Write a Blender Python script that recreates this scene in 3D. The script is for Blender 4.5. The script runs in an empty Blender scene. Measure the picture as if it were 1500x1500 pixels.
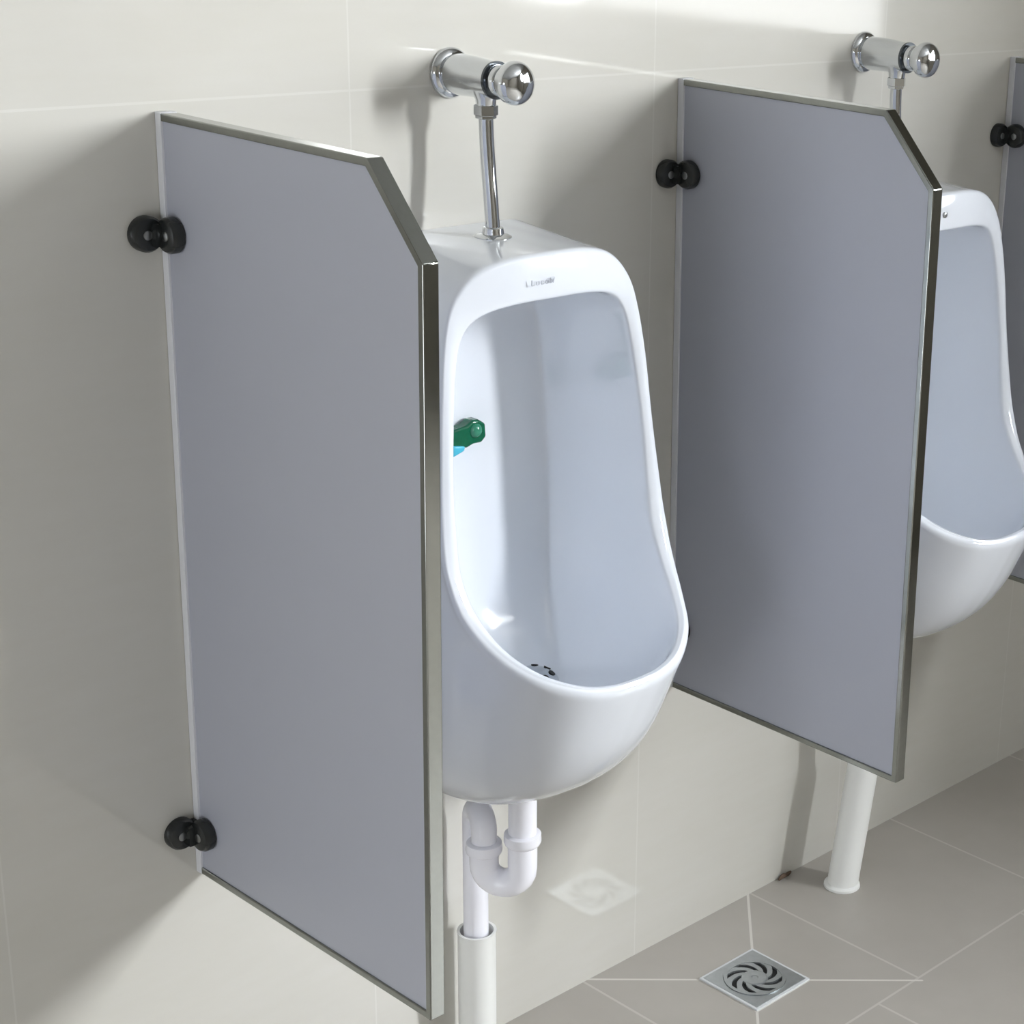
import bpy, bmesh, math
from mathutils import Vector, Matrix

SC = bpy.context.scene
COL = SC.collection
PI = math.pi

# ------------------------------------------------------------------ helpers
def smooth(me, on=True):
    for p in me.polygons:
        p.use_smooth = on

def obj(name, bm, mat, parent=None, smooth_on=False, bevel=0, loc=None, recalc=True, angle=None, seg=2):
    if recalc:
        bmesh.ops.recalc_face_normals(bm, faces=bm.faces)
    me = bpy.data.meshes.new(name)
    bm.to_mesh(me)
    bm.free()
    o = bpy.data.objects.new(name, me)
    COL.objects.link(o)
    if mat:
        me.materials.append(mat)
    if smooth_on:
        smooth(me)
        if angle:
            me.set_sharp_from_angle(angle=math.radians(angle))
    if bevel:
        m = o.modifiers.new('bevel', 'BEVEL')
        m.width = bevel
        m.segments = seg
        m.limit_method = 'ANGLE'
        m.angle_limit = math.radians(30)
        m.harden_normals = False
        smooth(me)
        me.set_sharp_from_angle(angle=math.radians(35))
    if parent:
        o.parent = parent
    if loc:
        o.location = loc
    return o

def empty(name, loc, label, cat, group=None):
    o = bpy.data.objects.new(name, None)
    o.empty_display_size = .05
    o.location = loc
    COL.objects.link(o)
    o['label'] = label
    o['category'] = cat
    if group:
        o['group'] = group
    return o

def copy_tree(o, parent=None):
    c = o.copy()
    COL.objects.link(c)
    if parent:
        c.parent = parent
    for ch in list(o.children):
        copy_tree(ch, c)
    return c

def struct(o):
    o['kind'] = 'structure'
    return o

def add_box(bm, a, b):
    vs = [bm.verts.new((x, y, z)) for x in (a[0], b[0]) for y in (a[1], b[1]) for z in (a[2], b[2])]
    for f in ((0, 1, 3, 2), (4, 6, 7, 5), (0, 4, 5, 1), (2, 3, 7, 6), (0, 2, 6, 4), (1, 5, 7, 3)):
        bm.faces.new([vs[i] for i in f])

def frame_of(d):
    d = Vector(d).normalized()
    a = Vector((0, 0, 1)) if abs(d.z) < .9 else Vector((1, 0, 0))
    u = d.cross(a).normalized()
    return u, d.cross(u).normalized(), d

def add_lathe(bm, origin, axis, prof, n=40, caps=True):
    """prof: list of (distance along the axis, radius)"""
    u, v, d = frame_of(axis)
    o = Vector(origin)
    rings = []
    for (s, r) in prof:
        rings.append([bm.verts.new(o + d * s + (u * math.cos(2 * PI * k / n) + v * math.sin(2 * PI * k / n)) * r) for k in range(n)])
    for a, b in zip(rings, rings[1:]):
        for k in range(n):
            bm.faces.new((a[k], a[(k + 1) % n], b[(k + 1) % n], b[k]))
    if caps:
        bm.faces.new(rings[0])
        bm.faces.new(list(reversed(rings[-1])))

def catmull(pts, n):
    """sample n+1 points evenly in parameter through the list"""
    P = [Vector(p) for p in pts]
    m = len(P) - 1
    out = []
    for k in range(n + 1):
        t = k * m / n
        i = min(int(t), m - 1)
        f = t - i
        p1, p2 = P[i], P[i + 1]
        p0 = P[i - 1] if i > 0 else p1 * 2 - p2
        p3 = P[i + 2] if i + 2 <= m else p2 * 2 - p1
        out.append(0.5 * ((2 * p1) + (p2 - p0) * f + (2 * p0 - 5 * p1 + 4 * p2 - p3) * f * f + (3 * p1 - p0 - 3 * p2 + p3) * f ** 3))
    return out

def add_tube(bm, pts, r, n=24, caps=True):
    """pts: list of Vector; r: a number or a list"""
    P = [Vector(p) for p in pts]
    rings = []
    u = None
    for i, p in enumerate(P):
        d = (P[min(i + 1, len(P) - 1)] - P[max(i - 1, 0)]).normalized()
        if u is None:
            u, _, _ = frame_of(d)
        u = (u - d * u.dot(d)).normalized()
        v = d.cross(u)
        rr = r[i] if isinstance(r, (list, tuple)) else r
        rings.append([bm.verts.new(p + (u * math.cos(2 * PI * k / n) + v * math.sin(2 * PI * k / n)) * rr) for k in range(n)])
    for a, b in zip(rings, rings[1:]):
        for k in range(n):
            bm.faces.new((a[k], a[(k + 1) % n], b[(k + 1) % n], b[k]))
    if caps:
        bm.faces.new(rings[0])
        bm.faces.new(list(reversed(rings[-1])))

# ------------------------------------------------------------------ materials
class NT:
    def __init__(self, name):
        self.m = bpy.data.materials.new(name)
        self.m.use_nodes = True
        self.t = self.m.node_tree
        self.b = self.t.nodes['Principled BSDF']
    def n(self, kind, **kw):
        x = self.t.nodes.new(kind)
        for k, v in kw.items():
            setattr(x, k, v)
        return x
    def l(self, a, b):
        self.t.links.new(a, b)
    def math(self, op, a, b=None, c=None):
        x = self.n('ShaderNodeMath', operation=op)
        for i, v in enumerate((a, b, c)):
            if v is None:
                continue
            if isinstance(v, (int, float)):
                x.inputs[i].default_value = v
            else:
                self.l(v, x.inputs[i])
        return x.outputs[0]
    def mix(self, f, a, b):
        x = self.n('ShaderNodeMix', data_type='RGBA')
        for i, v in ((0, f), (6, a), (7, b)):
            if isinstance(v, (int, float)):
                x.inputs[i].default_value = v
            elif isinstance(v, tuple):
                x.inputs[i].default_value = (*v, 1)
            else:
                self.l(v, x.inputs[i])
        return x.outputs[2]
    def pos(self):
        g = self.n('ShaderNodeNewGeometry')
        s = self.n('ShaderNodeSeparateXYZ')
        self.l(g.outputs['Position'], s.inputs[0])
        return g.outputs['Position'], s.outputs
    def noise(self, vec, scale, detail=3, sx=None):
        x = self.n('ShaderNodeTexNoise')
        x.inputs['Scale'].default_value = scale
        x.inputs['Detail'].default_value = detail
        if sx:
            mp = self.n('ShaderNodeMapping')
            mp.inputs['Scale'].default_value = sx
            self.l(vec, mp.inputs[0])
            vec = mp.outputs[0]
        self.l(vec, x.inputs['Vector'])
        return x.outputs['Fac']
    def set(self, **kw):
        for k, v in kw.items():
            k = k.replace('_', ' ')
            if isinstance(v, tuple) and len(v) == 3:
                v = (*v, 1)
            if hasattr(v, 'is_linked') or hasattr(v, 'links'):
                self.l(v, self.b.inputs[k])
            else:
                self.b.inputs[k].default_value = v
        return self

def simple(name, col, rough=.4, metal=0., noise=0., ns=40, **kw):
    t = NT(name)
    t.set(Base_Color=col, Roughness=rough, Metallic=metal, **kw)
    p, _ = t.pos()
    f = t.noise(p, ns)
    if noise:
        c2 = tuple(c * (1 - noise) for c in col)
        t.l(t.mix(f, c2, col), t.b.inputs['Base Color'])
    return t.m

def line_mask(t, coord, offset, period, w):
    """1 on lines of width w at offset + k*period"""
    a = t.math('SUBTRACT', coord, offset - period / 2)
    a = t.math('DIVIDE', a, period)
    a = t.math('FRACT', a)
    a = t.math('SUBTRACT', a, .5)
    a = t.math('ABSOLUTE', a)
    return t.math('LESS_THAN', a, w / period / 2)

def wall_tile():
    t = NT('glossy_wall_tile')
    p, s = t.pos()
    v = line_mask(t, s[0], .250, .489, .0022)
    h = line_mask(t, s[2], 1.355, 1.80, .0028)
    g = t.math('MAXIMUM', v, h)
    n1 = t.noise(p, 1.0, 5, (2.5, 2.5, 9))
    n2 = t.noise(p, 1.0, 4, (12, 12, 60))
    c = t.mix(n1, (.55, .54, .495), (.605, .595, .56))
    c = t.mix(t.math('MULTIPLY', n2, .30), c, (.49, .47, .40))
    c = t.mix(t.math('MULTIPLY', g, .15), c, (.86, .86, .84))
    t.l(c, t.b.inputs['Base Color'])
    t.set(Roughness=.07, IOR=1.6)
    # the very slight waviness of glazed tile
    b = t.n('ShaderNodeBump')
    b.inputs['Strength'].default_value = .05
    b.inputs['Distance'].default_value = .01
    t.l(t.noise(p, 3.0, 2), b.inputs['Height'])
    t.l(b.outputs[0], t.b.inputs['Normal'])
    return t.m

DRX, DRY, DRH = .822, -.180, .056        # floor drain centre and half size
def floor_tile():
    t = NT('beige_floor_tile')
    p, s = t.pos()
    W = .004
    x, y = s[0], s[1]
    first = t.math('GREATER_THAN', y, -.356)            # the row of tiles along the wall
    v1 = t.math('MULTIPLY', line_mask(t, x, 1.008, .376, W), first)
    v2 = t.math('MULTIPLY', line_mask(t, x, .908, .376, W), t.math('SUBTRACT', 1, first))
    h = line_mask(t, y, -.356, .376, W)
    g = t.math('MULTIPLY', t.math('MAXIMUM', t.math('MAXIMUM', v1, v2), h), .45)
    # the cut joints that fall towards the drain
    dx = t.math('ABSOLUTE', t.math('SUBTRACT', x, DRX))
    dy = t.math('ABSOLUTE', t.math('SUBTRACT', y, DRY))
    diag = t.math('LESS_THAN', t.math('ABSOLUTE', t.math('SUBTRACT', dx, dy)), W * .75)
    diag = t.math('MULTIPLY', diag, t.math('LESS_THAN', t.math('MAXIMUM', dx, dy), .186))
    ring = t.math('LESS_THAN', t.math('MAXIMUM', dx, dy), DRH + .006)
    g = t.math('MAXIMUM', g, t.math('MAXIMUM', diag, ring))
    n1 = t.noise(p, 4.0, 5)
    n2 = t.noise(p, 22.0, 4)
    c = t.mix(n1, (.36, .335, .30), (.46, .435, .40))
    c = t.mix(t.math('MULTIPLY', n2, .35), c, (.33, .31, .275))
    c = t.mix(t.math('MULTIPLY', g, .8), c, (.70, .68, .64))
    t.l(c, t.b.inputs['Base Color'])
    t.set(Roughness=.34, IOR=1.5)
    return t.m

M_WALL = wall_tile()
M_FLOOR = floor_tile()
M_PAINT = simple('room_paint', (.22, .20, .165), .6, noise=.04, ns=6)
M_CEIL = simple('ceiling_paint', (.34, .34, .33), .8, noise=.03, ns=4)
M_CERAMIC = simple('white_glazed_ceramic', (.735, .77, .83), .09, noise=.015, ns=5, IOR=1.55, Coat_Weight=.5, Coat_Roughness=.04)
M_CHROME = simple('chrome', (.66, .68, .70), .06, 1.0, noise=.04, ns=30)
M_CHROME_DARK = simple('dark_chrome_ring', (.10, .11, .12), .2, 1.0)
M_ALU = simple('brushed_aluminium', (.32, .33, .31), .13, 1.0, noise=.12, ns=120)
M_BOARD = simple('grey_lilac_board', (.40, .415, .475), .28, noise=.03, ns=9, IOR=1.45)
M_CHANNEL = simple('pale_wall_channel', (.66, .67, .70), .35)
M_BLACK = simple('black_plastic', (.016, .018, .018), .25)
M_SCREW = simple('screw_steel', (.35, .36, .36), .3, 1.0)
M_PVC = simple('white_pvc', (.90, .90, .96), .25, noise=.03, ns=20)
M_PVC2 = simple('white_pvc_pipe', (.86, .87, .85), .32, noise=.05, ns=12)
M_DARK = simple('drain_dark', (.01, .01, .01), .7)
M_STEEL = simple('drain_steel', (.50, .53, .55), .32, .85, noise=.25, ns=90)
M_GREEN = simple('green_gel', (.004, .13, .065), .16, noise=.5, ns=160)
M_CYAN = simple('cyan_plastic', (.06, .42, .58), .3)
M_MARK = simple('faded_grey_print', (.50, .52, .58), .4)
M_STAIN = simple('brown_putty', (.14, .09, .06), .8, noise=.4, ns=150)

def emit(name, col, s):
    t = NT(name)
    t.set(Base_Color=(.8, .8, .8), Roughness=.5)
    t.b.inputs['Emission Color'].default_value = (*col, 1)
    t.b.inputs['Emission Strength'].default_value = s
    return t.m

# ------------------------------------------------------------------ room
X0, X1, Y0, H = -3.0, 2.5, -5.6, 2.9
def slab(name, a, b, mat):
    bm = bmesh.new()
    add_box(bm, a, b)
    return struct(obj(name, bm, mat))
slab('floor', (X0, Y0, -.1), (X1, .0, 0), M_FLOOR)
slab('wall_back', (X0, 0, -.1), (X1, .12, H), M_WALL)
slab('wall_front', (X0, Y0 - .12, -.1), (X1, Y0, H), M_PAINT)
slab('ceiling', (X0, Y0, H), (X1, 0, H + .1), M_CEIL)

def holed_wall(name, x, holes, mat, side):
    """a wall in the yz plane with rectangular window openings (y0,y1,z0,z1) built from blocks"""
    bm = bmesh.new()
    ys = sorted({Y0, 0} | {h[0] for h in holes} | {h[1] for h in holes})
    zs = sorted({-.1, H} | {h[2] for h in holes} | {h[3] for h in holes})
    xa, xb = (x, x + .12 * side)
    for ya, yb in zip(ys, ys[1:]):
        for za, zb in zip(zs, zs[1:]):
            cy, cz = (ya + yb) / 2, (za + zb) / 2
            if any(h[0] < cy < h[1] and h[2] < cz < h[3] for h in holes):
                continue
            add_box(bm, (min(xa, xb), ya, za), (max(xa, xb), yb, zb))
    bmesh.ops.remove_doubles(bm, verts=bm.verts, dist=1e-5)
    return struct(obj(name, bm, mat))

def window(name, x, side, h, strengths, cols):
    """frosted panes side by side in a frame; daylight comes through them"""
    bm = bmesh.new()
    t = .025
    xa, xb = sorted((x + .012 * side, x + .07 * side))
    y0, y1, z0, z1 = h
    add_box(bm, (xa, y0, z0), (xb, y1, z0 + t))
    add_box(bm, (xa, y0, z1 - t), (xb, y1, z1))
    add_box(bm, (xa, y0, z0), (xb, y0 + t, z1))
    add_box(bm, (xa, y1 - t, z0), (xb, y1, z1))
    n = len(strengths)
    edges = [y0 + sum(strengths[j][0] for j in range(i)) * (y1 - y0) for i in range(n + 1)]
    for e in edges[1:-1]:
        add_box(bm, (xa, e - t / 2, z0), (xb, e + t / 2, z1))
    fr = struct(obj(name, bm, M_PAINT))
    for i, (f, s) in enumerate(strengths):
        b = bmesh.new()
        xm = x + .04 * side
        add_box(b, (min(xm, xm + .004 * side), edges[i] + .005, z0 + .005), (max(xm, xm + .004 * side), edges[i + 1] - .005, z1 - .005))
        obj('pane', b, emit('daylit_pane', cols[i], s), fr)
    return fr

HK = (-3.32, -2.80, 1.45, 2.65)          # the bright window the shadows come from
HR = (-2.43, -1.01, 1.225, 2.10)         # the pale window that the wall tiles mirror
HL = (-2.0, -1.0, 0.06, 1.55)            # opening for the added fill light in the unseen left wall
holed_wall('wall_right', X1, [HK, HR], M_PAINT, 1)
holed_wall('wall_left', X0, [HL], M_PAINT, -1)
KEY, REFL, REFL_HOT, FILL = 156, 4.6, 16, 8.0
window('window_1', X1, 1, HK, [(1., KEY)], [(.94, .97, 1)])
window('window_2', X1, 1, HR, [(.26, REFL_HOT), (.74, REFL)], [(.95, .97, 1), (.95, .98, 1)])
window('fill_pane_1', X0, -1, HL, [(1., FILL)], [(.90, .94, 1)])  # added glowing pane that fills the left-facing sides, not a real door

slab('shade_block', (2.33, -2.58, 0), (X1 - .001, -2.50, H), M_PAINT)  # unseen block added to dim the bright window towards the right

# ------------------------------------------------------------------ partitions
PZB, PH, PA, PD, PC, TH = .445, .90, .362, .443, .087, .0187
def outline(ins=0.):
    """(y, z) polygon of the partition, inset by ins"""
    ang = math.atan2(PC, PD - PA)
    top, bot, back, front = PZB + PH - ins, PZB + ins, -.0012 - ins, -PD + ins
    # the chamfer line, moved inwards
    n = Vector((-(PC), (PD - PA))).normalized()       # outward normal in (y,z)
    n = Vector((-abs(n.x), abs(n.y)))
    p = Vector((-PA, PZB + PH)) - n * ins
    # points of that line: n.(q-p)=0
    y_top = p.x - (top - p.y) * n.y / n.x
    z_front = p.y - (front - p.x) * n.x / n.y
    return [(back, top), (y_top, top), (front, z_front), (front, bot), (back, bot)]

def make_partition(name):
    root = empty(name, (0, 0, 0), '', 'partition', 'grey partition panels between the urinals')
    # board
    bm = bmesh.new()
    t = TH * .76
    a, b = [], []
    for (y, z) in outline(.004):
        a.append(bm.verts.new(((TH - t) / 2, y, z)))
        b.append(bm.verts.new(((TH + t) / 2, y, z)))
    bm.faces.new(a)
    bm.faces.new(list(reversed(b)))
    n = len(a)
    for i in range(n):
        bm.faces.new((a[i], a[(i + 1) % n], b[(i + 1) % n], b[i]))
    obj('board', bm, M_BOARD, root)
    # the frame: a channel along each edge, mitred at the corners
    bm = bmesh.new()
    oo, ii = outline(0), outline(.0085)
    rings = []
    for (x, pts) in ((0, ii), (0, oo), (TH, oo), (TH, ii)):
        rings.append([bm.verts.new((x, y, z)) for (y, z) in pts])
    rings.append(rings[0])
    for A, B in zip(rings, rings[1:]):
        for i in range(5):
            bm.faces.new((A[i], A[(i + 1) % 5], B[(i + 1) % 5], B[i]))
    obj('edge_frame', bm, M_ALU, root, bevel=.0012)
    bm = bmesh.new()
    add_box(bm, (-.0007, -.0108, PZB), (TH + .0007, -.0006, PZB + PH + .0007))
    obj('wall_channel', bm, M_CHANNEL, root, bevel=.0006)
    # corner brackets: a rounded lobe on the wall and one on the board
    for z in (1.219, .505):
        bm = bmesh.new()
        add_lathe(bm, (-.021, -.0005, z), (0, -1, 0), [(0, .0195), (.008, .0195), (.012, .017), (.0135, .012)], 32)
        add_lathe(bm, (-.0, -.026, z), (-1, 0, 0), [(0, .0195), (.008, .0195), (.012, .017), (.0135, .012)], 32)
        add_box(bm, (-.020, -.022, z - .012), (-.0005, -.0008, z + .012))
        br = obj('corner_bracket', bm, M_BLACK, root, smooth_on=True, angle=40)
        for (o, d) in (((-.024, -.0135, z), (0, -1, 0)), ((-.013, -.029, z), (-1, 0, 0))):
            bm = bmesh.new()
            add_lathe(bm, o, d, [(0, .0055), (.0012, .005), (.0018, .003)], 20)
            obj('screw', bm, M_SCREW, br, smooth_on=True, angle=40)
    return root

p1 = make_partition('urinal_partition')
p2, p3 = copy_tree(p1), copy_tree(p1)
for pnl, x, yaw, tilt, lab in ((p1, 0, .0042, .0077, 'grey partition panel nearest the viewer, full height seen left of the first white urinal'),
                               (p2, .79, -.004, -.0133, 'grey partition panel between the two white urinals, lower corner ends above the tilted floor pipe'),
                               (p3, 1.565, -.004, -.004, 'dark grey partition panel cut by the right picture edge, right of the far urinal')):
    zm = PZB + PH / 2
    pnl.matrix_world = Matrix.Translation((x - tilt * zm, 0, 0)) @ Matrix.Rotation(tilt, 4, 'Y') @ Matrix.Rotation(yaw, 4, 'Z')
    pnl['label'] = lab

for ch in p2.children:
    if ch.name.startswith('corner_bracket') and ch.data.vertices[0].co.z < .7:
        ch.location.z += .042

# ------------------------------------------------------------------ urinal
O_ = [(0, -.186, 1.183), (.06, -.181, 1.180), (.105, -.175, 1.168), (.136, -.173, 1.140), (.151, -.175, 1.104), (.162, -.181, 1.040),
      (.171, -.188, .95), (.178, -.198, .87), (.179, -.208, .825), (.173, -.229, .778), (.155, -.266, .738), (.128, -.304, .712),
      (.085, -.334, .694), (.042, -.347, .687), (0, -.351, .686)]
I_ = [(0, -.190, 1.127), (.055, -.188, 1.126), (.100, -.181, 1.118), (.124, -.176, 1.099), (.135, -.177, 1.067), (.143, -.182, 1.016),
      (.151, -.190, .937), (.153, -.197, .870), (.153, -.206, .817), (.149, -.228, .777), (.137, -.261, .742), (.113, -.296, .716),
      (.076, -.323, .699), (.038, -.335, .692), (0, -.338, .691)]
B_ = [(0, 0, 1.184), (.06, 0, 1.184), (.108, 0, 1.181), (.134, 0, 1.160), (.141, 0, 1.11), (.146, 0, 1.04),
      (.151, 0, .95), (.155, 0, .86), (.157, 0, .77), (.155, 0, .69), (.148, 0, .60), (.132, 0, .53),
      (.105, 0, .480), (.055, 0, .466), (0, 0, .465)]
K_ = [(0, -.034, 1.10), (.045, -.034, 1.10), (.08, -.034, 1.09), (.102, -.034, 1.07), (.108, -.034, 1.04), (.112, -.034, .99),
      (.116, -.036, .92), (.117, -.040, .84), (.113, -.048, .77), (.106, -.060, .70), (.09, -.09, .645), (.07, -.12, .617),
      (.045, -.15, .605), (.022, -.165, .602), (0, -.17, .601)]
D_ = [(0, -.048, 1.128), (.05, -.048, 1.127), (.095, -.048, 1.115), (.112, -.036, 1.09), (.123, -.034, 1.055), (.130, -.034, 1.0),
      (.137, -.036, .93), (.139, -.040, .85), (.139, -.062, .785), (.135, -.09, .722), (.128, -.15, .665), (.108, -.23, .630),
      (.076, -.28, .612), (.038, -.298, .604), (0, -.302, .602)]
S_ = [(0, -.030, 1.05), (0, -.030, 1.05), (0, -.030, 1.045), (0, -.030, 1.04), (0, -.030, 1.02), (0, -.030, .98),
      (0, -.031, .91), (0, -.034, .83), (0, -.040, .76), (0, -.055, .69), (0, -.085, .642), (0, -.105, .620),
      (0, -.12, .610), (0, -.125, .607), (0, -.128, .606)]
def lerp3(a, b, f):
    return tuple(a[i] * (1 - f) + b[i] * f for i in range(3))
C1_ = [lerp3(O_[i], B_[i], .33) for i in range(9)] + [(.176, -.165, .725), (.162, -.225, .632), (.136, -.262, .572), (.092, -.290, .532), (.046, -.300, .514), (0, -.303, .508)]
C2_ = [lerp3(O_[i], B_[i], .67) for i in range(9)] + [(.166, -.085, .675), (.154, -.120, .540), (.130, -.165, .474), (.092, -.205, .452), (.046, -.218, .448), (0, -.222, .448)]

def make_urinal_mesh():
    N = 64
    cO, cI, cB, cK, cD, cS, c1, c2 = [catmull(L, N) for L in (O_, I_, B_, K_, D_, S_, C1_, C2_)]
    def body(i, u):
        q = body0(i, u)
        lipf = max(0, min(1, (i / N * 14 - 6.5) / 2))          # the lip stands a little proud of the bowl below it
        g = max(0, min(1, (u - .02) / .05))
        g = g * g * (3 - 2 * g) * max(0, 1 - u)
        d = Vector((0, -.08, q.z)) - q
        return q + d.normalized() * (.0065 * g * lipf) if d.length > 1e-6 else q
    def body0(i, u):
        return cO[i] * (1 - u) ** 3 + c1[i] * 3 * u * (1 - u) ** 2 + c2[i] * 3 * u * u * (1 - u) + cB[i] * u ** 3
    def bowl(i, v):
        return cI[i] * (1 - v) ** 2 + cD[i] * 2 * v * (1 - v) + cK[i] * v * v
    def quad(a, b, c, t):
        return a * (1 - t) ** 2 + b * 2 * t * (1 - t) + c * t * t
    cols = []
    for i in range(N + 1):
        pts = [body(i, u) for u in (1, .92, .84, .76, .68, .6, .52, .44, .36, .28, .21, .15)]
        rim = (cI[i] - cO[i]).length
        du = .008 / max((cB[i] - cO[i]).length, .1)
        fr = min(.007 / rim, .42)
        a, c = body(i, du), cO[i].lerp(cI[i], fr)
        pts.append(body(i, min(.11, du * 1.6)))
        for t in (0, .25, .5, .75, 1):
            pts.append(quad(a, cO[i], c, t))
        crown = Vector((0, -.0022, .0012))
        c2p = cI[i].lerp(cO[i], min(.006 / rim, .35))
        pts.append(c.lerp(c2p, .5) + crown)
        d = bowl(i, .03)
        for t in (0, .33, .67, 1):
            pts.append(quad(c2p, cI[i], d, t))
        for v in (.07, .13, .2, .28, .36, .44, .52, .6, .68, .76, .84, .92, 1):
            pts.append(bowl(i, v))
        for s in (.2, .4, .6, .8, 1):
            pts.append(cK[i].lerp(cS[i], s))
        cols.append(pts)
    bm = bmesh.new()
    L = len(cols[0])
    full = []
    for i in range(N + 1):
        full.append([bm.verts.new(p) for p in cols[i]])
    for i in range(N - 1, 0, -1):
        full.append([bm.verts.new(Vector((-p.x, p.y, p.z))) for p in cols[i]])
    T = len(full)
    for i in range(T):
        A, B = full[i], full[(i + 1) % T]
        for j in range(L - 1):
            bm.faces.new((A[j], A[j + 1], B[j + 1], B[j]))
    bmesh.ops.remove_doubles(bm, verts=bm.verts, dist=1e-5)
    bmesh.ops.dissolve_degenerate(bm, edges=bm.edges, dist=1e-6)
    # move the wall side a hair off the tiles
    for v in bm.verts:
        if v.co.y > -.0008:
            v.co.y = -.0008
    return bm

def glyph(bm, pts, r, y0):
    """a stroke on the rim face: pts in (x, z)"""
    for (a, b) in zip(pts, pts[1:]):
        add_tube(bm, [(a[0], y0, a[1]), (b[0], y0, b[1])], r, 8)

def make_urinal():
    root = empty('wall_urinal', (0, 0, 0), '', 'urinal', 'white wall hung urinals')
    body = obj('ceramic_body', make_urinal_mesh(), M_CERAMIC, root, smooth_on=True)
    m = body.modifiers.new('sub', 'SUBSURF')
    m.levels = m.render_levels = 1
    # strainer in the bottom of the bowl
    bm = bmesh.new()
    add_lathe(bm, (.022, -.128, .601), (0, 0, 1), [(0, .034), (.006, .034), (.012, .032), (.018, .027), (.022, .019), (.0235, .008)], 36)
    st = obj('strainer', bm, M_CHROME, root, smooth_on=True, angle=35)
    bm = bmesh.new()
    for k in range(8):
        a = 2 * PI * k / 8
        add_lathe(bm, (.022 + .0235 * math.cos(a), -.128 + .0235 * math.sin(a),   .6205), (.5 * math.cos(a), .5 * math.sin(a), .8), [(0, .0048), (.0012, .0048)], 12)
    obj('strainer_hole', bm, M_DARK, st)
    # inlet collar on the top of the bowl
    bm = bmesh.new()
    add_lathe(bm, (0, -.078, 1.1805), (0, 0, 1), [(0, .0225), (.0035, .0225), (.0055, .019), (.007, .0135), (.014, .0125), (.015, .011)], 36)
    obj('inlet_collar', bm, M_CHROME, root, smooth_on=True, angle=35)
    return root

u1 = make_urinal()
u1.location = (.395, 0, 0)
u1['label'] = 'near white ceramic wall urinal with a green clip inside its bowl'
u2 = copy_tree(u1)
u2.location = (1.178, 0, 0)
u2['label'] = 'far white ceramic wall urinal half hidden behind the middle partition'
# the small printed mark on the near urinal's brow, too blurred to be more than a soft word: L u c o w
bm = bmesh.new()
yf = -.1925
s = .0056
x = -.0385
L1 = [[(0, 1.15), (0, 0), (.5, 0)]]
U1 = [[(0, .7), (0, .15), (.12, 0), (.38, 0), (.5, .15), (.5, .7)], [(.5, .15), (.5, 0)]]
CC = [[(.5, .6), (.38, .7), (.12, .7), (0, .55), (0, .15), (.12, 0), (.38, 0), (.5, .1)]]
OO = [[(.12, 0), (0, .15), (0, .55), (.12, .7), (.38, .7), (.5, .55), (.5, .15), (.38, 0), (.12, 0)]]
WW = [[(0, 1.1), (.15, 0), (.35, .8), (.55, 0), (.75, 1.1)], [(0, 1.1), (.75, 1.1)]]
for G in (L1, U1, CC, OO, WW):
    for st_ in G:
        glyph(bm, [(x + a * s * 1.35, 1.1485 + b * s) for a, b in st_], .0006, yf)
    x += s * .95 * 1.35
obj('printed_mark', bm, M_MARK, u1)
# small overflow hole with a chrome plug on the far urinal's brow
bm = bmesh.new()
add_lathe(bm, (-.0215, -.1875, 1.152), (0, -1, 0), [(0, .0045), (.003, .0045), (.004, .003)], 20)
obj('brow_plug', bm, M_SCREW, u2, smooth_on=True, angle=40)

# ------------------------------------------------------------------ flush valves
def make_valve():
    root = empty('flush_valve', (0, 0, 0), '', 'flush valve', 'chrome push flush valves')
    ax = (.0, -1, .0)
    bm = bmesh.new()      # wall flange
    add_lathe(bm, (0, -.0006, 0), ax, [(0, .030), (.003, .030), (.007, .027), (.009, .021)], 40)
    obj('wall_flange', bm, M_CHROME, root, smooth_on=True, angle=40)
    bm = bmesh.new()      # body with the tee branch
    add_lathe(bm, (0, -.008, 0), ax, [(0, .0195), (.004, .0235), (.008, .0245), (.020, .0245), (.045, .0235), (.068, .0215), (.076, .0212)], 40)
    add_lathe(bm, (0, -.066, 0), (0, 0, -1), [(.008, .020), (.018, .0165), (.024, .0125), (.034, .0118)], 36)
    obj('valve_body', bm, M_CHROME, root, smooth_on=True, angle=40)
    bm = bmesh.new()      # dark seam
    add_lathe(bm, (0, -.0835, 0), ax, [(0, .0222), (.0035, .0222)], 40)
    obj('seam_ring', bm, M_CHROME_DARK, root, smooth_on=True, angle=40)
    bm = bmesh.new()
    add_lathe(bm, (0, -.086, 0), ax, [(0, .0175), (.002, .0185), (.012, .0185), (.014, .0172), (.016, .0185), (.026, .0185), (.028, .017)], 40)
    obj('neck', bm, M_CHROME, root, smooth_on=True, angle=40)
    bm = bmesh.new()
    add_lathe(bm, (0, -.110, 0), ax, [(0, .0195), (.002, .0245), (.006, .0255), (.012, .0252), (.017, .0225), (.021, .016), (.023, .008), (.0233, .0008)], 40)
    obj('push_button', bm, M_CHROME, root, smooth_on=True, angle=50)
    bm = bmesh.new()
    add_lathe(bm, (0, -.066, -.030), (0, 0, -1), [(0, .0125), (.001, .0145), (.012, .0145), (.013, .0125), (.016, .0125), (.017, .0105)], 6)
    obj('coupling_nut', bm, M_CHROME, root, smooth_on=False)
    bm = bmesh.new()
    add_tube(bm, catmull([(0, -.066, -.040), (0, -.067, -.070), (.0006, -.0695, -.105), (0, -.0735, -.135), (0, -.0765, -.165), (0, -.078, -.184)], 24), .0088, 28)
    obj('flush_pipe', bm, M_CHROME, root, smooth_on=True, angle=60)
    return root
v1 = make_valve()
v1.location = (.395, 0, 1.369)
v1['label'] = 'near chrome push flush valve above the urinal with the green clip'
v2 = copy_tree(v1)
v2.location = (1.178, 0, 1.366)
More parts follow.
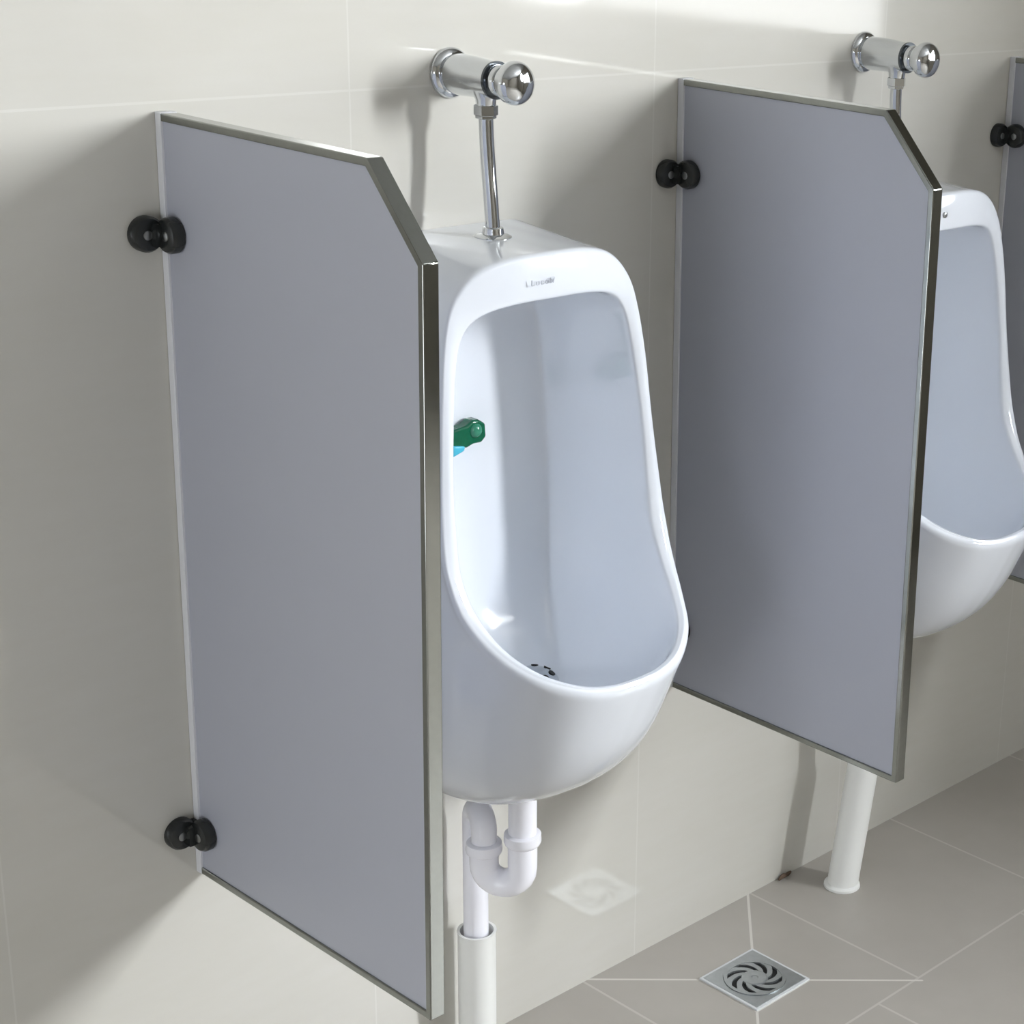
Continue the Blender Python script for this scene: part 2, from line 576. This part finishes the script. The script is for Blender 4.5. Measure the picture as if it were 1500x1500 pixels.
v2['label'] = 'far chrome push flush valve on the wall above the middle partition'

# ------------------------------------------------------------------ green clip in the near bowl
cl = empty('deodorizer', (.380, -.045, .931), 'small dark green deodorizer with a cyan lower corner inside the near urinal bowl', 'deodorizer')
def slab_poly(bm, pts, y0, y1):
    a = [bm.verts.new((x, y0, z)) for x, z in pts]
    b = [bm.verts.new((x, y1, z)) for x, z in pts]
    bm.faces.new(a)
    bm.faces.new(list(reversed(b)))
    n = len(a)
    for i in range(n):
        bm.faces.new((a[i], a[(i + 1) % n], b[(i + 1) % n], b[i]))
bm = bmesh.new()
slab_poly(bm, [(-.031, .0095), (-.0045, .0125), (.0037, .0180), (.0136, .0175), (.0245, .0105), (.026, -.007), (.0185, -.0135),
               (.005, -.0132), (-.005, -.0163), (-.031, -.0125)], .012, -.006)
obj('gel_case', bm, M_GREEN, cl, bevel=.003, seg=3)
bm = bmesh.new()
add_lathe(bm, (.009, -.004, .004), (0, -1, 0), [(0, .0095), (.003, .009), (.006, .006), (.007, .002)], 24)
obj('gel_dome', bm, simple('pale_green_plastic', (.03, .20, .12), .15), cl, smooth_on=True, angle=50)
bm = bmesh.new()
slab_poly(bm, [(-.030, -.0085), (-.0100, -.0125), (-.0120, -.0185), (-.030, -.0235)], .010, -.009)
obj('hanging_tip', bm, M_CYAN, cl, bevel=.002)

# ------------------------------------------------------------------ drain trap under the near urinal
A = Vector((.397, -.130, 0))
B = Vector((.368, -.086, 0))
C = Vector((.386, -.046, 0))
tr = empty('drain_trap', (.390, -.09, .32), 'white plastic S bend trap hanging under the near urinal', 'drain trap')
tl = Vector(tr.location)
def T(v, z):
    return Vector((v.x, v.y, z)) - tl
bm = bmesh.new()
add_lathe(bm, T(A, .470), (0, 0, -1), [(0, .0188), (.085, .0188)], 32)
obj('outlet_tube', bm, M_PVC, tr, smooth_on=True, angle=40)
bm = bmesh.new()
add_lathe(bm, T(A, .397), (0, 0, -1), [(0, .0205), (.002, .0245), (.012, .0250), (.016, .0235), (.018, .0215)], 32)
obj('coupling_nut', bm, M_PVC, tr, smooth_on=True, angle=40)
bm = bmesh.new()
mid = (A + B) / 2
bend = [T(A, .386), T(A, .360), T(A, .345)]
half = (B - A).length / 2
dirn = (B - A).normalized()
for k in range(1, 12):
    a = PI * k / 12
    q = mid - dirn * half * math.cos(a)
    bend.append(T(q, .343 - half * .95 * math.sin(a)))
bend += [T(B, .345), T(B, .362)]
add_tube(bm, bend, .0195, 28)
obj('u_bend', bm, M_PVC, tr, smooth_on=True, angle=60)
bm = bmesh.new()
add_lathe(bm, T(mid + dirn * -.014, .314), (0, 0, -1), [(0, .0085), (.008, .0085), (.0095, .006)], 20)
obj('cleanout_plug', bm, M_PVC, tr, smooth_on=True, angle=40)
bm = bmesh.new()
add_lathe(bm, T(B, .378), (0, 0, -1), [(0, .0195), (.002, .0235), (.012, .0245), (.016, .0235), (.018, .0205)], 32)
obj('coupling_nut', bm, M_PVC, tr, smooth_on=True, angle=40)
bm = bmesh.new()
mid2 = (B + C) / 2
h2 = (C - B).length / 2
d2 = (C - B).normalized()
up = [T(B, .358), T(B, .375), T(B, .390)]
for k in range(1, 12):
    a = PI * k / 12
    q = mid2 - d2 * h2 * math.cos(a)
    up.append(T(q, .392 + h2 * .85 * math.sin(a)))
up += [T(C, .390), T(C, .34), T(C, .28), T(C, .205)]
add_tube(bm, up, .0172, 28)
obj('tail_pipe', bm, M_PVC, tr, smooth_on=True, angle=60)

def floor_pipe(name, foot, top, r, label, base=False):
    root = empty(name, foot, label, 'pipe')
    d = Vector(top) - Vector(foot)
    L = d.length
    bm = bmesh.new()
    prof = [(0, r), (L, r)]
    add_lathe(bm, (0, 0, 0), d, [(0.001, r), (L - .004, r), (L, r + .001), (L, r - .003), (L - .03, r - .003)], 40)
    obj('pipe', bm, M_PVC2, root, smooth_on=True, angle=40)
    return root
floor_pipe('waste_pipe', (.3865, -.047, 0), (.3865, -.047, .217), .0262, 'wide white waste pipe rising from the floor under the near trap')
w2 = floor_pipe('waste_pipe', (1.140, -.090, 0), (1.178, -.090, .222), .0262, 'leaning white waste pipe standing on the floor below the middle partition')
w2_top = bmesh.new()
add_tube(w2_top, [(.038, 0, .215), (.038, -.004, .30), (.038, -.03, .40), (.038, -.04, .47)], .0188, 24)
obj('tail_pipe', w2_top, M_PVC, w2, smooth_on=True, angle=60)
bm = bmesh.new()
add_lathe(bm, (-.001, 0, .0005), (0, 0, 1), [(0, .031), (.004, .0305), (.007, .0265)], 36)
obj('foot_collar', bm, M_PVC2, w2, smooth_on=True, angle=40)

# putty left in the corner behind the leaning pipe
bm = bmesh.new()
add_tube(bm, catmull([(1.072, -.006, .002), (1.082, -.007, .006), (1.092, -.006, .004), (1.104, -.005, .005)], 8), [.002, .003, .0035, .004, .0036, .003, .0035, .003, .002], 10)
pt = obj('putty_blob', bm, M_STAIN, smooth_on=True)
pt['label'] = 'dark brown putty smear in the wall corner left of the leaning pipe'
pt['category'] = 'putty'

# ------------------------------------------------------------------ floor drain
dr = empty('floor_drain', (DRX, DRY, 0), 'square metal floor drain with curved slots set in the beige floor', 'floor drain')
bm = bmesh.new()
h = DRH
ro, zt = .0485, .0035
add_box(bm, (-h, -h, .0004), (h, h, .0012))
obj('drain_well', bm, M_DARK, dr)
# square plate with a round opening
bm = bmesh.new()
n = 64
ci, sq = [], []
for z in (.0012, zt):
    ci.append([bm.verts.new((ro * math.cos(2 * PI * k / n), ro * math.sin(2 * PI * k / n), z)) for k in range(n)])
    row = []
    for k in range(n):
        a = 2 * PI * k / n
        m = max(abs(math.cos(a)), abs(math.sin(a)))
        row.append(bm.verts.new((h * math.cos(a) / m, h * math.sin(a) / m, z)))
    sq.append(row)
for k in range(n):
    j = (k + 1) % n
    bm.faces.new((ci[1][k], ci[1][j], sq[1][j], sq[1][k]))
    bm.faces.new((ci[0][k], ci[0][j], ci[1][j], ci[1][k]))
    bm.faces.new((sq[0][k], sq[0][j], sq[1][j], sq[1][k]))
obj('square_plate', bm, M_STEEL, dr)
# the grate: rim, hub and swirling blades with dark gaps between
bm = bmesh.new()
NB = 8
def ringstrip(r0, r1, z0, z1, n=64):
    a = [[bm.verts.new((r * math.cos(2 * PI * k / n), r * math.sin(2 * PI * k / n), z)) for k in range(n)] for (r, z) in ((r0, z0), (r0, z1), (r1, z1), (r1, z0))]
    for q in range(4):
        A_, B_2 = a[q], a[(q + 1) % 4]
        for k in range(n):
            bm.faces.new((A_[k], A_[(k + 1) % n], B_2[(k + 1) % n], B_2[k]))
ringstrip(.0425, .0482, .0012, .0048)
for b_ in range(NB):
    for (r_in, r_out, wi, wo) in ((.014, .0435, .60, .46),):
        lo, hi = [], []
        steps = 10
        for sgn in (-1, 1):
            seq = range(steps + 1) if sgn < 0 else range(steps, -1, -1)
            for q in seq:
                f = q / steps
                r = r_in + (r_out - r_in) * f
                ang = 2 * PI * b_ / NB + 1.15 * f + sgn * (wi * (1 - f) + wo * f) * .5 * (.78 if 0.1 < f < .9 else 1.)
                lo.append(bm.verts.new((r * math.cos(ang), r * math.sin(ang), .0012)))
                hi.append(bm.verts.new((r * math.cos(ang), r * math.sin(ang), .0042)))
        bm.faces.new(hi)
        m_ = len(hi)
        for q in range(m_):
            bm.faces.new((lo[q], lo[(q + 1) % m_], hi[(q + 1) % m_], hi[q]))
add_lathe(bm, (0, 0, .0012), (0, 0, 1), [(0, .0205), (.003, .0205), (.0038, .018), (.0038, .006), (.0028, .004)], 32)
obj('swirl_grate', bm, M_STEEL, dr, smooth_on=False)
bm = bmesh.new()
for (a, b) in (((-h - .004, -h - .004), (h + .004, -h)), ((-h - .004, h), (h + .004, h + .004)), ((-h - .004, -h), (-h, h)), ((h, -h), (h + .004, h))):
    add_box(bm, (a[0], a[1], .0003), (b[0], b[1], .0030))
obj('rim', bm, simple('pale_sealant', (.66, .68, .70), .5), dr)

# ------------------------------------------------------------------ camera
cam_d = bpy.data.cameras.new('camera')
cam = bpy.data.objects.new('camera', cam_d)
COL.objects.link(cam)
az, el, roll, f = .8760, -.3331, .0539, 2756.2
fw = Vector((math.sin(az) * math.cos(el), math.cos(az) * math.cos(el), math.sin(el)))
rt = Vector((math.cos(az), -math.sin(az), 0))
up = rt.cross(fw)
r2 = rt * math.cos(roll) + up * math.sin(roll)
u2_ = -rt * math.sin(roll) + up * math.cos(roll)
cam.matrix_world = Matrix(((r2.x, u2_.x, -fw.x, -1.0738), (r2.y, u2_.y, -fw.y, -1.8259), (r2.z, u2_.z, -fw.z, 1.6206), (0, 0, 0, 1)))
cam_d.sensor_width = 36
cam_d.lens = f / 1500 * 36
cam_d.shift_x = -439.69 / 1500
cam_d.shift_y = 13.8 / 1500
cam_d.clip_start = .02
SC.camera = cam

w = bpy.data.worlds.new('world')
SC.world = w
w.use_nodes = True
w.node_tree.nodes['Background'].inputs[0].default_value = (.8, .9, 1, 1)
w.node_tree.nodes['Background'].inputs[1].default_value = .5

SC.view_settings.view_transform = 'Standard'
SC.view_settings.look = 'None'
SC.view_settings.gamma = 1
SC.view_settings.exposure = .07
SC.view_settings.use_curve_mapping = False
SC.cycles.max_bounces = 10
SC.cycles.diffuse_bounces = 6
SC.cycles.sample_clamp_indirect = 8
